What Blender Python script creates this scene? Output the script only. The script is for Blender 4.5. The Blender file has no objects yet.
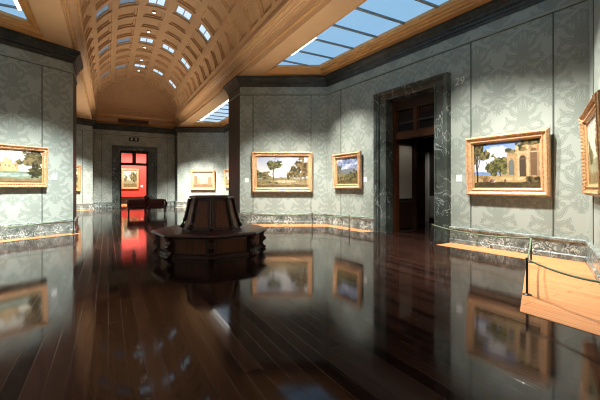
import bpy, bmesh, math, random
import numpy as np
from mathutils import Vector, Matrix

random.seed(4); PI = math.pi
SC = bpy.context.scene
COL = SC.collection
R = math.radians

# ------------------------------------------------------------------ helpers
class MB:
    """collects vertices / faces (with optional uvs) and links ONE mesh object"""
    def __init__(self): self.v = []; self.f = []; self.mi = []; self.uv = []; self.sm = []
    def face(self, pts, mi=0, uv=None, smooth=False):
        n = len(self.v); self.v += [tuple(p) for p in pts]
        self.f.append(tuple(range(n, n + len(pts)))); self.mi.append(mi); self.sm.append(smooth)
        self.uv.append(uv if uv else [(0, 0)] * len(pts))
    def grid(self, rows, closed_u=False, mi=0, smooth=True, flip=False):
        """rows: list of lists of points"""
        n0 = len(self.v); m = len(rows[0])
        for r in rows: self.v += [tuple(p) for p in r]
        for i in range(len(rows) - 1):
            for j in range(m if closed_u else m - 1):
                a = n0 + i * m + j; b = n0 + i * m + (j + 1) % m
                c = n0 + (i + 1) * m + (j + 1) % m; d = n0 + (i + 1) * m + j
                self.f.append((a, d, c, b) if flip else (a, b, c, d))
                self.mi.append(mi); self.sm.append(smooth); self.uv.append([(0, 0)] * 4)
    def box(self, c, s, rz=0.0, mi=0):
        cx, cy, cz = c; hx, hy, hz = s[0] / 2, s[1] / 2, s[2] / 2
        co, si = math.cos(rz), math.sin(rz)
        P = []
        for z in (-hz, hz):
            for x, y in ((-hx, -hy), (hx, -hy), (hx, hy), (-hx, hy)):
                P.append((cx + x * co - y * si, cy + x * si + y * co, cz + z))
        for q in ((3, 2, 1, 0), (4, 5, 6, 7), (0, 1, 5, 4), (1, 2, 6, 5), (2, 3, 7, 6), (3, 0, 4, 7)):
            self.face([P[k] for k in q], mi)
    def prism(self, bot, top, mi=0, cap=True):
        n = len(bot)
        for i in range(n):
            j = (i + 1) % n
            self.face([bot[i], bot[j], top[j], top[i]], mi)
        if cap:
            self.face(list(reversed(bot)), mi); self.face(top, mi)
    def lathe(self, prof, seg=16, c=(0, 0, 0), rot=0.0, smooth=True, mi=0):
        rows = []
        for r, z in prof:
            rows.append([(c[0] + r * math.cos(rot + 2 * PI * k / seg), c[1] + r * math.sin(rot + 2 * PI * k / seg), c[2] + z) for k in range(seg)])
        self.grid(rows, True, mi, smooth)
        if prof[0][0] > 1e-4: self.face(list(reversed(rows[0])), mi)
        if prof[-1][0] > 1e-4: self.face(rows[-1], mi)
    def tube(self, pts, r, seg=8, mi=0, caps=True):
        rows = []
        for i, p in enumerate(pts):
            p = Vector(p)
            a = Vector(pts[max(0, i - 1)]); b = Vector(pts[min(len(pts) - 1, i + 1)])
            t = (b - a).normalized()
            up = Vector((0, 0, 1)) if abs(t.z) < .95 else Vector((1, 0, 0))
            s = t.cross(up).normalized(); q = s.cross(t)
            rr = r[i] if isinstance(r, (list, tuple)) else r
            rows.append([p + (s * math.cos(2 * PI * k / seg) + q * math.sin(2 * PI * k / seg)) * rr for k in range(seg)])
        self.grid(rows, True, mi)
        if caps: self.face(list(reversed(rows[0])), mi); self.face(rows[-1], mi)
    def sweep(self, path, prof, closed=False, mi=0, caps=False):
        """profile (offset to the left of the path, height) along a plan path with mitred corners"""
        n = len(path); rows = []
        for i in range(n):
            p = Vector((path[i][0], path[i][1]))
            pv = Vector(path[(i - 1) % n][:2]) if (closed or i > 0) else None
            nx = Vector(path[(i + 1) % n][:2]) if (closed or i < n - 1) else None
            d1 = (p - pv).normalized() if pv is not None else (nx - p).normalized()
            d2 = (nx - p).normalized() if nx is not None else d1
            n1 = Vector((-d1.y, d1.x)); n2 = Vector((-d2.y, d2.x))
            m = (n1 + n2); m = m / max(.2, m.dot(n1))
            rows.append([(p.x + m.x * o, p.y + m.y * o, h) for o, h in prof])
        if closed: rows.append(rows[0])
        for i in range(len(rows) - 1):
            for j in range(len(prof) - 1):
                self.face([rows[i][j], rows[i + 1][j], rows[i + 1][j + 1], rows[i][j + 1]], mi)
        if caps and not closed:
            self.face(rows[0], mi); self.face(list(reversed(rows[-1])), mi)
    def build(self, name, mat, parent=None, weld=False, loc=None):
        me = bpy.data.meshes.new(name)
        me.from_pydata(self.v, [], self.f)
        mats = mat if isinstance(mat, (list, tuple)) else [mat]
        for m in mats: me.materials.append(m)
        me.polygons.foreach_set('material_index', self.mi)
        me.polygons.foreach_set('use_smooth', self.sm)
        uvl = me.uv_layers.new(name='UVMap')
        flat = [c for f in self.uv for q in f for c in q]
        uvl.data.foreach_set('uv', flat)
        me.update()
        if weld:
            bm = bmesh.new(); bm.from_mesh(me)
            bmesh.ops.remove_doubles(bm, verts=bm.verts, dist=.0004)
            bm.to_mesh(me); bm.free()
        o = bpy.data.objects.new(name, me); COL.objects.link(o)
        if parent is not None: o.parent = parent
        if loc: o.location = loc
        return o

def bevel(o, w=.006, seg=2):
    m = o.modifiers.new('Bevel', 'BEVEL'); m.width = w; m.segments = seg; m.limit_method = 'ANGLE'; m.angle_limit = R(40)
    return o

def tag(o, label, cat, group=None, kind=None):
    o['label'] = label; o['category'] = cat
    if group: o['group'] = group
    if kind: o['kind'] = kind
    return o
def struct(o): o['kind'] = 'structure'; return o
def thing(name, label, cat, loc=(0, 0, 0), rz=0.0, group=None):
    o = bpy.data.objects.new(name, None); COL.objects.link(o)
    o.empty_display_size = .2
    o.location = loc; o.rotation_euler = (0, 0, rz)
    return tag(o, label, cat, group)

# ------------------------------------------------------------------ materials
def newmat(name):
    m = bpy.data.materials.new(name); m.use_nodes = True
    return m, m.node_tree.nodes, m.node_tree.links, m.node_tree.nodes['Principled BSDF']
def plain(name, col, rough=.5, metal=0.0, noise=0.0, scale=8.0, spec=.5, bump=0.0):
    m, N, L, b = newmat(name)
    b.inputs['Roughness'].default_value = rough; b.inputs['Metallic'].default_value = metal
    b.inputs['Specular IOR Level'].default_value = spec
    if noise or bump:
        tc = N.new('ShaderNodeTexCoord'); nt = N.new('ShaderNodeTexNoise')
        nt.inputs['Scale'].default_value = scale; nt.inputs['Detail'].default_value = 6
        L.new(tc.outputs['Object'], nt.inputs['Vector'])
        rp = N.new('ShaderNodeValToRGB')
        rp.color_ramp.elements[0].position = .3; rp.color_ramp.elements[1].position = .7
        rp.color_ramp.elements[0].color = tuple(c * (1 - noise) for c in col) + (1,)
        rp.color_ramp.elements[1].color = tuple(min(1, c * (1 + noise)) for c in col) + (1,)
        L.new(nt.outputs['Fac'], rp.inputs['Fac']); L.new(rp.outputs['Color'], b.inputs['Base Color'])
        if bump:
            bp = N.new('ShaderNodeBump'); bp.inputs['Strength'].default_value = bump; bp.inputs['Distance'].default_value = .01
            L.new(nt.outputs['Fac'], bp.inputs['Height']); L.new(bp.outputs['Normal'], b.inputs['Normal'])
    else:
        b.inputs['Base Color'].default_value = col + (1,)
    return m
def emit(name, col, strength):
    m, N, L, b = newmat(name)
    b.inputs['Base Color'].default_value = (.05, .05, .05, 1)
    b.inputs['Emission Color'].default_value = col + (1,); b.inputs['Emission Strength'].default_value = strength
    b.inputs['Roughness'].default_value = .3
    return m
def wood(name, c1, c2, rough=.35, stretch=(14, 14, 1.2), spec=.5):
    m, N, L, b = newmat(name)
    tc = N.new('ShaderNodeTexCoord'); mp = N.new('ShaderNodeMapping'); nt = N.new('ShaderNodeTexNoise')
    mp.inputs['Scale'].default_value = stretch
    nt.inputs['Scale'].default_value = 2.2; nt.inputs['Detail'].default_value = 7; nt.inputs['Distortion'].default_value = .6
    rp = N.new('ShaderNodeValToRGB')
    rp.color_ramp.elements[0].position = .32; rp.color_ramp.elements[1].position = .68
    rp.color_ramp.elements[0].color = c1 + (1,); rp.color_ramp.elements[1].color = c2 + (1,)
    L.new(tc.outputs['Object'], mp.inputs['Vector']); L.new(mp.outputs['Vector'], nt.inputs['Vector'])
    L.new(nt.outputs['Fac'], rp.inputs['Fac']); L.new(rp.outputs['Color'], b.inputs['Base Color'])
    b.inputs['Roughness'].default_value = rough; b.inputs['Specular IOR Level'].default_value = spec
    return m
def marble(name, dark, mid, vein, scale=2.2, vein_w=.05, rough=.2, speck=0.0):
    m, N, L, b = newmat(name)
    tc = N.new('ShaderNodeTexCoord')
    n1 = N.new('ShaderNodeTexNoise'); n1.inputs['Scale'].default_value = scale; n1.inputs['Detail'].default_value = 8
    n1.inputs['Distortion'].default_value = 1.4; n1.inputs['Roughness'].default_value = .62
    n2 = N.new('ShaderNodeTexNoise'); n2.inputs['Scale'].default_value = scale * 1.3; n2.inputs['Detail'].default_value = 5
    n2.inputs['Distortion'].default_value = 2.6
    L.new(tc.outputs['Object'], n1.inputs['Vector']); L.new(tc.outputs['Object'], n2.inputs['Vector'])
    r1 = N.new('ShaderNodeValToRGB'); r1.color_ramp.elements[0].position = .34; r1.color_ramp.elements[1].position = .7
    r1.color_ramp.elements[0].color = dark + (1,); r1.color_ramp.elements[1].color = mid + (1,)
    L.new(n1.outputs['Fac'], r1.inputs['Fac'])
    s = N.new('ShaderNodeMath'); s.operation = 'SUBTRACT'; s.inputs[1].default_value = .5
    a = N.new('ShaderNodeMath'); a.operation = 'ABSOLUTE'
    mr = N.new('ShaderNodeMapRange'); mr.inputs['From Min'].default_value = 0; mr.inputs['From Max'].default_value = vein_w
    mr.inputs['To Min'].default_value = 1; mr.inputs['To Max'].default_value = 0
    L.new(n2.outputs['Fac'], s.inputs[0]); L.new(s.outputs[0], a.inputs[0]); L.new(a.outputs[0], mr.inputs['Value'])
    mod = N.new('ShaderNodeMath'); mod.operation = 'MULTIPLY'
    n3 = N.new('ShaderNodeTexNoise'); n3.inputs['Scale'].default_value = scale * .9; n3.inputs['Detail'].default_value = 2
    r3 = N.new('ShaderNodeMapRange'); r3.inputs['From Min'].default_value = .42; r3.inputs['From Max'].default_value = .62
    L.new(tc.outputs['Object'], n3.inputs['Vector']); L.new(n3.outputs['Fac'], r3.inputs['Value'])
    L.new(mr.outputs['Result'], mod.inputs[0]); L.new(r3.outputs['Result'], mod.inputs[1])
    mx = N.new('ShaderNodeMix'); mx.data_type = 'RGBA'; mx.inputs['B'].default_value = vein + (1,) if False else (0, 0, 0, 1)
    mx.inputs[7].default_value = vein + (1,)
    L.new(mod.outputs[0], mx.inputs[0]); L.new(r1.outputs['Color'], mx.inputs[6])
    L.new(mx.outputs[2], b.inputs['Base Color'])
    b.inputs['Roughness'].default_value = rough
    return m

def damask(name, base, dark):
    m, N, L, b = newmat(name)
    uvn = N.new('ShaderNodeUVMap'); uvn.uv_map = 'UVMap'
    sp = N.new('ShaderNodeSeparateXYZ'); L.new(uvn.outputs['UV'], sp.inputs[0])
    def math1(op, a, bval=None, c=None):
        n = N.new('ShaderNodeMath'); n.operation = op
        for k, q in enumerate((a, bval, c)):
            if q is None: continue
            if isinstance(q, (int, float)): n.inputs[k].default_value = q
            else: L.new(q, n.inputs[k])
        return n.outputs[0]
    W, H = .98, 1.36                                             # repeat of the woven motif, half-drop
    def step(x, a, c):
        r = N.new('ShaderNodeMapRange'); r.interpolation_type = 'SMOOTHSTEP'
        r.inputs['From Min'].default_value = a; r.inputs['From Max'].default_value = c
        L.new(x, r.inputs['Value']); return r.outputs['Result']
    nz = N.new('ShaderNodeTexNoise'); nz.inputs['Scale'].default_value = 12; nz.inputs['Detail'].default_value = 1
    pp_ = math1('PINGPONG', sp.outputs['X'], W / 2)
    vv_ = math1('WRAP', sp.outputs['Y'], H / 2, -H / 2)
    cb = N.new('ShaderNodeCombineXYZ'); L.new(pp_, cb.inputs['X']); L.new(vv_, cb.inputs['Y']); L.new(cb.outputs[0], nz.inputs['Vector'])
    wob = math1('MULTIPLY', math1('SUBTRACT', nz.outputs['Fac'], .5), .085)
    leaves = [  # x, y, half width, half length, turn (degrees, 0 = upright, positive outwards), bend, vein
        (.0, .245, .026, .115, 0, 0, 1), (.065, .205, .030, .105, 28, 1.2, 1), (.15, .13, .036, .125, 52, 1.6, 1), (.23, .24, .030, .10, 20, -2.0, 1),
        (.17, -.03, .038, .135, 75, 1.4, 1), (.29, .02, .028, .095, 15, -2.0, 1), (.13, -.17, .036, .125, 118, 1.6, 1), (.25, -.20, .030, .105, 70, -1.8, 1),
        (.055, -.27, .030, .11, 155, 1.4, 1), (.16, -.36, .026, .09, 105, -1.8, 1), (.0, -.36, .018, .12, 0, 0, 0), (.10, .37, .024, .09, 40, -2.0, 1), (.0, .44, .022, .085, 0, 0, 1), (.34, -.10, .020, .08, 150, 1.6, 0)]
    leaves += [(.0, .02, .075, .15, 0, 0, 1), (.075, .03, .026, .15, -12, -1.5, 0), (.42, .30, .03, .12, -35, 1.5, 1), (.38, -.30, .03, .12, 25, -1.5, 1)]
    rings = [(.21, .345, .028, .012, 1), (.30, -.33, .03, .012, 1)]
    pat = None
    def add(m_):
        nonlocal pat
        pat = m_ if pat is None else math1('MAXIMUM', pat, m_)
    for xo, yo in ((pp_, vv_), (math1('SUBTRACT', W / 2, pp_), math1('WRAP', math1('ADD', vv_, H / 2), H / 2, -H / 2))):
        xw = math1('ADD', xo, wob); yw = math1('ADD', yo, wob)
        for x, y, rx, ry, tn, bd, ve in leaves:
            rx *= 1.55; ry *= 1.12
            c_, s_ = math.cos(R(tn)), math.sin(R(tn))
            dx = math1('SUBTRACT', xw, x); dy = math1('SUBTRACT', yw, y)
            u_ = math1('ADD', math1('MULTIPLY', dx, c_), math1('MULTIPLY', dy, -s_))
            w_ = math1('ADD', math1('MULTIPLY', dx, s_), math1('MULTIPLY', dy, c_))
            if bd: u_ = math1('ADD', u_, math1('MULTIPLY', math1('MULTIPLY', w_, w_), bd))
            q = math1('ADD', math1('POWER', math1('ABSOLUTE', math1('DIVIDE', u_, rx)), 1.5), math1('POWER', math1('ABSOLUTE', math1('DIVIDE', w_, ry)), 2.0))
            m_ = step(q, 1.12, .82)
            if ve: m_ = math1('MULTIPLY', m_, step(math1('ABSOLUTE', math1('SUBTRACT', math1('ABSOLUTE', u_), rx * .5)), .002, .007))
            add(m_)
        for x, y, rr_, th, sq in rings:
            dx = math1('MULTIPLY', math1('SUBTRACT', xo, x), 1.0); dy = math1('MULTIPLY', math1('SUBTRACT', yo, y), sq)
            dd = math1('SQRT', math1('ADD', math1('MULTIPLY', dx, dx), math1('MULTIPLY', dy, dy)))
            add(step(math1('ABSOLUTE', math1('SUBTRACT', dd, rr_)), th * 1.25, th * .8))
    mix = N.new('ShaderNodeMix'); mix.data_type = 'RGBA'
    mix.inputs[6].default_value = base + (1,); mix.inputs[7].default_value = dark + (1,)
    L.new(pat, mix.inputs[0]); L.new(mix.outputs[2], b.inputs['Base Color'])
    rr = N.new('ShaderNodeMapRange'); rr.inputs['To Min'].default_value = .62; rr.inputs['To Max'].default_value = .42
    L.new(pat, rr.inputs['Value']); L.new(rr.outputs['Result'], b.inputs['Roughness'])
    b.inputs['Specular IOR Level'].default_value = .3
    return m

def planks(name, cols, mortar, width, length, rough, bumpy, swap=True, spec=.5, ior=1.5, seam=.004):
    m, N, L, b = newmat(name)
    tc = N.new('ShaderNodeTexCoord'); sp = N.new('ShaderNodeSeparateXYZ'); cb = N.new('ShaderNodeCombineXYZ')
    L.new(tc.outputs['Object'], sp.inputs[0])
    L.new(sp.outputs['Y' if swap else 'X'], cb.inputs['X']); L.new(sp.outputs['X' if swap else 'Y'], cb.inputs['Y'])
    br = N.new('ShaderNodeTexBrick'); br.offset = .37
    br.inputs['Scale'].default_value = 1; br.inputs['Brick Width'].default_value = length; br.inputs['Row Height'].default_value = width
    br.inputs['Mortar Size'].default_value = seam; br.inputs['Mortar Smooth'].default_value = .3; br.inputs['Bias'].default_value = 0
    br.inputs['Color1'].default_value = cols[0] + (1,); br.inputs['Color2'].default_value = cols[1] + (1,); br.inputs['Mortar'].default_value = mortar + (1,)
    L.new(cb.outputs[0], br.inputs['Vector'])
    nt = N.new('ShaderNodeTexNoise'); mp = N.new('ShaderNodeMapping'); mp.inputs['Scale'].default_value = (1, 14, 1)
    L.new(cb.outputs[0], mp.inputs['Vector']); L.new(mp.outputs[0], nt.inputs['Vector']); nt.inputs['Scale'].default_value = 1.4; nt.inputs['Detail'].default_value = 6
    mr = N.new('ShaderNodeMapRange'); mr.inputs['To Min'].default_value = .72; mr.inputs['To Max'].default_value = 1.28
    L.new(nt.outputs['Fac'], mr.inputs['Value'])
    mu = N.new('ShaderNodeMix'); mu.data_type = 'RGBA'; mu.blend_type = 'MULTIPLY'; mu.inputs[0].default_value = 1
    L.new(br.outputs['Color'], mu.inputs[6]); L.new(mr.outputs['Result'], mu.inputs[7])
    L.new(mu.outputs[2], b.inputs['Base Color'])
    n2 = N.new('ShaderNodeTexNoise'); n2.inputs['Scale'].default_value = .9; n2.inputs['Detail'].default_value = 4
    L.new(tc.outputs['Object'], n2.inputs['Vector'])
    r2 = N.new('ShaderNodeMapRange'); r2.inputs['To Min'].default_value = rough[0]; r2.inputs['To Max'].default_value = rough[1]
    sc_ = N.new('ShaderNodeSeparateColor'); L.new(br.outputs['Color'], sc_.inputs[0])
    rp_ = N.new('ShaderNodeMapRange'); rp_.inputs['From Min'].default_value = cols[0][0]; rp_.inputs['From Max'].default_value = cols[1][0]; rp_.inputs['To Min'].default_value = .75; rp_.inputs['To Max'].default_value = 1.5
    L.new(sc_.outputs[0], rp_.inputs['Value'])
    L.new(n2.outputs['Fac'], r2.inputs['Value'])
    rm_ = N.new('ShaderNodeMath'); rm_.operation = 'MULTIPLY'; L.new(r2.outputs['Result'], rm_.inputs[0]); L.new(rp_.outputs['Result'], rm_.inputs[1]); L.new(rm_.outputs[0], b.inputs['Roughness'])
    hs = N.new('ShaderNodeMath'); hs.operation = 'MULTIPLY_ADD'; hs.inputs[1].default_value = -1.0
    L.new(br.outputs['Fac'], hs.inputs[0])
    n4 = N.new('ShaderNodeTexNoise'); n4.inputs['Scale'].default_value = 3.0; n4.inputs['Detail'].default_value = 2
    L.new(mp.outputs[0], n4.inputs['Vector']); 
    hm = N.new('ShaderNodeMath'); hm.operation = 'MULTIPLY'; hm.inputs[1].default_value = .25
    L.new(n4.outputs['Fac'], hm.inputs[0]); L.new(hm.outputs[0], hs.inputs[2])
    bp = N.new('ShaderNodeBump'); bp.inputs['Strength'].default_value = bumpy; bp.inputs['Distance'].default_value = .004
    L.new(hs.outputs[0], bp.inputs['Height']); L.new(bp.outputs['Normal'], b.inputs['Normal'])
    b.inputs['IOR'].default_value = ior; b.inputs['Specular IOR Level'].default_value = spec
    return m

M = {}
M['damask'] = damask('damask silk', (.385, .43, .385), (.285, .328, .288))
M['plainwall'] = plain('green wall cloth', (.34, .385, .335), .6, noise=.05, scale=3)
M['pier'] = marble('pier marble', (.018, .024, .019), (.045, .056, .045), (.1, .115, .1), 1.5, .02, .45)
M['seam'] = plain('seam', (.09, .11, .095), .5)
M['cornice'] = marble('dark marble', (.012, .016, .014), (.05, .062, .055), (.13, .15, .135), 2.0, .02, .42)
M['surround'] = marble('green marble', (.034, .044, .038), (.125, .15, .135), (.40, .45, .42), .95, .018, .2)
M['base'] = marble('grey marble', (.05, .064, .058), (.24, .28, .26), (.66, .72, .68), 3.6, .045, .25)
M['basecap'] = marble('pale grey marble', (.12, .145, .135), (.30, .34, .315), (.52, .57, .54), 3.2, .05, .22)
M['floor'] = planks('dark stained boards', ((.010, .0046, .0038), (.034, .0155, .0105)), (.028, .014, .009), .125, 2.4, (.04, .10), .25, ior=1.35, spec=.5, seam=.0035)
M['border'] = planks('light oak boards', ((.56, .235, .085), (.64, .29, .115)), (.3, .14, .05), .16, 3.5, (.3, .42), .15, ior=1.45)
M['vault'] = plain('vault paint', (.47, .295, .155), .62, noise=.06, scale=2.5)
M['beam'] = plain('beam paint', (.52, .325, .17), .55, noise=.05, scale=2.0)
M['goldbead'] = plain('golden moulding', (.72, .44, .17), .35, metal=.3, noise=.1, scale=6)  # golden bead, lighter and yellower than the beam paint
M['laylight'] = plain('laylight frame', (.60, .31, .10), .42, noise=.08, scale=4)
M['sky'] = emit('laylight glass', (.27, .53, .80), .95)
M['sky_far'] = emit('laylight glass far', (.44, .62, .78), 1.15)
M['bar'] = plain('glazing bar', (.20, .24, .27), .5)
M['vwin'] = emit('vault pane', (.60, .78, .95), 1.1)
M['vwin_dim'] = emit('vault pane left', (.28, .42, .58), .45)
M['vframe'] = plain('vault window frame', (.30, .30, .29), .5)
M['tube'] = emit('lamp tube', (1, .96, .86), 5.0)
M['lamp'] = emit('downlight lens', (1, .9, .72), 9.0)
M['lampbody'] = plain('lamp body', (.25, .2, .14), .4)
M['gilt'] = plain('gilt', (.66, .385, .205), .4, metal=.2, noise=.25, scale=22, bump=.5)
M['gilt_dark'] = plain('old gilt', (.50, .28, .13), .42, metal=.25, noise=.35, scale=30, bump=.5)
M['slip'] = plain('gilt slip', (.62, .38, .18), .35, metal=.3, noise=.1, scale=20)
M['card'] = plain('white card', (.85, .86, .84), .6)
M['mahog'] = wood('dark mahogany', (.032, .011, .008), (.07, .026, .017), .3)
M['mahog_mid'] = wood('mahogany panel', (.10, .032, .015), (.20, .07, .032), .42, spec=.3)
M['mahog_seat'] = plain('oxblood leather', (.055, .018, .014), .3, noise=.25, scale=6)
M['leather'] = plain('dark red leather', (.13, .022, .02), .35, noise=.3, scale=12)
M['black'] = plain('black metal', (.012, .012, .012), .35)
M['rope'] = plain('green rope', (.15, .23, .14), .7, noise=.3, scale=90)
M['doorwood'] = wood('red brown door wood', (.05, .016, .007), (.12, .04, .016), .3)
M['darkwood'] = wood('dark door wood', (.018, .008, .006), (.04, .018, .012), .35)
M['white'] = plain('white paint', (.62, .6, .56), .5)
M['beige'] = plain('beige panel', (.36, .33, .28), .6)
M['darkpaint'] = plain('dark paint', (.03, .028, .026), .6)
M['red'] = plain('red silk', (.70, .05, .035), .6, noise=.06, scale=6)
M['glass'], _n, _l, _b = newmat('transom glass')
_b.inputs['Base Color'].default_value = (.02, .02, .025, 1); _b.inputs['Roughness'].default_value = .08
M['clear'], _n, _l, _b = newmat('clear glass')
_b.inputs['Transmission Weight'].default_value = 1; _b.inputs['Roughness'].default_value = .0; _b.inputs['IOR'].default_value = 1.02
M['ornum'] = plain('pale lettering', (.78, .8, .76), .5)

# ------------------------------------------------------------------ plan
HX0, HX1 = -.9, 4.2; CX = 1.65
CT = 5.35                                   # cornice top
A0 = (4.2, 1.23); DR = (7.5, 2.87); CR = (6.95, 10.5); PR = (4.2, 12.05)
B0 = (4.2, 13.4); B1 = (6.95, 14.9); B2 = (6.85, 22.6); B3 = (4.05, 24.1)
E1 = (4.05, 25.2); E0 = (-.8, 25.2)
L3 = (-.8, 24.1); L2 = (-3.6, 22.6); L1 = (-3.65, 14.95); L0 = (-.9, 13.4)
PL = (-.9, 12.15); CL = (-3.65, 10.6); DL = (-4.1, 2.9); NL = (-.9, 1.3)
YB = -6.4; YF = 25.2
plan = [(4.2, YB), A0, DR, CR, PR, B0, B1, B2, B3, E1, E0, L3, L2, L1, L0, PL, CL, DL, NL, (-.9, YB)]
def lerp(a, b, t): return (a[0] + (b[0] - a[0]) * t, a[1] + (b[1] - a[1]) * t)
def along(a, b, s):
    d = math.dist(a, b); return lerp(a, b, s / d)

class Wall:
    """a wall from a to b seen with a on the left; s metres along it, p metres out into the room"""
    def __init__(s, a, b):
        s.a, s.b = a, b; s.L = math.dist(a, b)
        s.d = Vector(((b[0] - a[0]) / s.L, (b[1] - a[1]) / s.L, 0)); s.n = Vector((s.d.y, -s.d.x, 0))   # room is to the right of a->b
    def at(s, t, h, p=0.0): return Vector((s.a[0], s.a[1], 0)) + s.d * t + s.n * p + Vector((0, 0, h))
    @property
    def rz(s): return math.atan2(s.d.y, s.d.x)

WR = Wall(CR, DR); WE = Wall(PR, CR); WN = Wall(DR, A0)
WL = Wall(CL, PL)
WE2 = Wall(B3, B2); WR2 = Wall(B2, B1); WL2 = Wall(L2, L3); WF = Wall(E0, E1)

def wall_mesh(a, b, hole=None, top=5.4, mat='damask', u0=0.0):
    """wall plane as seen from inside, a left, b right"""
    mb = MB(); w = Wall(a, b)
    def q(s0, s1, h0, h1):
        if s1 - s0 < 1e-4 or h1 - h0 < 1e-4: return
        mb.face([w.at(s0, h0), w.at(s1, h0), w.at(s1, h1), w.at(s0, h1)], 0,
                [(u0 + s0, h0), (u0 + s1, h0), (u0 + s1, h1), (u0 + s0, h1)])
    if hole:
        s0, s1, h1 = hole
        q(0, s0, 0, top); q(s1, w.L, 0, top); q(s0, s1, h1, top)
    else: q(0, w.L, 0, top)
    return mb
D29 = (2.92, 4.53, 3.88)                    # door 29 opening on the right wall: s0, s1, height
DF = (1.48, 3.15, 3.72)                     # far door opening
walls = [('wall_right', CR, DR, D29, .30), ('wall_right_end', PR, CR, None, .20), ('wall_right_near', DR, A0, None, .1),
         ('wall_right_pier', B0, PR, None, 0), ('wall_right_alcove_near', B1, B0, None, 0), ('wall_right_alcove', B2, B1, None, 0),
         ('wall_right_alcove_end', B3, B2, None, .2), ('wall_right_far_pier', E1, B3, None, 0), ('wall_far', E0, E1, DF, .1),
         ('wall_left_far_pier', L3, E0, None, 0), ('wall_left_alcove_end', L2, L3, None, 0), ('wall_left_alcove', L1, L2, None, 0),
         ('wall_left_alcove_near', L0, L1, None, 0), ('wall_left_pier', PL, L0, None, 0), ('wall_left_end', CL, PL, None, .25),
         ('wall_left', DL, CL, None, 0), ('wall_left_near', NL, DL, None, 0), ('wall_left_hall', (-.9, YB), NL, None, 0),
         ('wall_back', (4.2, YB), (-.9, YB), None, 0), ('wall_right_hall', A0, (4.2, YB), None, 0)]
PIERS = ('wall_right_pier', 'wall_left_pier', 'wall_right_far_pier', 'wall_left_far_pier')
for nm, a, b, hole, u0 in walls:
    struct(wall_mesh(a, b, hole, u0=u0).build(nm, M['cornice'] if 'far_pier' in nm else (M['pier'] if nm in PIERS else M['damask'])))

# cornice of dark marble, one continuous run round the hall (closed)
mb = MB()
mb.sweep(plan, [(.0, 4.99), (.03, 4.99), (.03, 5.04), (.06, 5.06), (.06, 5.11), (.10, 5.15), (.10, 5.19), (.16, 5.24), (.19, 5.255), (.19, 5.345), (0, 5.345)], closed=True)
struct(mb.build('trim_1', M['cornice']))
mb = MB(); mb.sweep(plan, [(0, 4.70), (.03, 4.71), (.035, 4.74), (.02, 4.76), (0, 4.77)], closed=True)
struct(mb.build('trim_2', M['plainwall']))
mb = MB(); mb.sweep(plan, [(0, 4.685), (.012, 4.685), (.012, 4.71), (0, 4.71)], closed=True)
struct(mb.build('trim_3', M['seam']))
# baseboards
bprof = [(0, .40), (.05, .40), (.065, .385), (.065, .35), (.045, .325), (.045, .30)]
bprof2 = [(.045, .30), (.04, .29), (.04, .11), (.06, .09), (.06, .004)]
runs = {'right_near': [(4.2, YB), A0, DR, tuple(WR.at(4.95, 0)[:2])],
        'right': [tuple(WR.at(2.44, 0)[:2]), CR, PR, B0, B1, B2, B3, E1, (2.91, YF)],
        'left': [(.22, YF), E0, L3, L2, L1, L0, PL, CL, DL, NL, (-.9, YB), (4.2, YB)]}
for nm, pth in runs.items():
    mb = MB(); mb.sweep(pth, bprof, mi=0); mb.sweep(pth, bprof2, mi=1)
    struct(mb.build('baseboard_' + nm, [M['basecap'], M['base']]))
# thin upright seams of the fabric panels
k = 4
for w, ss in ((WR, (.81, 5.46, 7.1)), (WE, (.48, 2.59)), (WL, (.55, WL.L - .79)), (WE2, (.77, 2.43)), (WL2, (.6, 2.6)), (WN, (.6, 2.9)), (WF, (.45, 4.4))):
    for s in ss:
        mb = MB(); c = w.at(s, (.4 + 4.69) / 2, .004); mb.box(c, (.022, .014, 4.29), w.rz)
        struct(mb.build('trim_%d' % k, M['seam'])); k += 1
# thin black strip along the frieze of the two end walls
for w in (WE, WL):
    mb = MB(); mb.box(w.at(w.L / 2, 5.09, .066), (1.9, .02, .045), w.rz)
    struct(mb.build('trim_%d' % k, M['black'])); k += 1

# ------------------------------------------------------------------ floor
mb = MB()
mb.face([(-4.6, YB - .2, 0), (8.0, YB - .2, 0), (8.0, 26, 0), (-4.6, 26, 0)])
struct(mb.build('floor', M['floor']))
def inset_chain(pts, offs):
    """offset each segment of an open chain to its left and intersect neighbours"""
    lines = []
    for i in range(len(pts) - 1):
        p, q = Vector(pts[i]), Vector(pts[i + 1]); d = (q - p).normalized(); n = Vector((-d.y, d.x))
        lines.append((p + n * offs[i], d))
    out = [lines[0][0]]
    for (p, d), (q, e) in zip(lines, lines[1:]):
        den = d.x * e.y - d.y * e.x
        t = ((q.x - p.x) * e.y - (q.y - p.y) * e.x) / den
        out.append(p + d * t)
    p, d = lines[-1]; out.append(Vector(pts[-1]) + Vector((-d.y, d.x)) * offs[-1])
    return out
def border(name, pts, offs):
    inn = inset_chain(pts, offs); mb = MB()
    z = .004
    for i in range(len(pts) - 1):
        mb.face([(*pts[i], z), (*pts[i + 1], z), (*inn[i + 1], z), (*inn[i], z)])
        mb.face([(*inn[i], z), (*inn[i + 1], z), (*inn[i + 1], 0), (*inn[i], 0)])
    struct(mb.build(name, M['border']))
border('trim_60', [(4.2, .6), A0, DR, tuple(WR.at(4.98, 0)[:2])], [.3, .92, .62])
border('trim_61', [tuple(WR.at(2.42, 0)[:2]), CR, PR], [.5, .8])
border('trim_62', [PL, CL, DL], [.42, .42])
border('trim_63', [B2, B3], [.5])
border('trim_64', [L3, L2], [.5])

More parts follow.
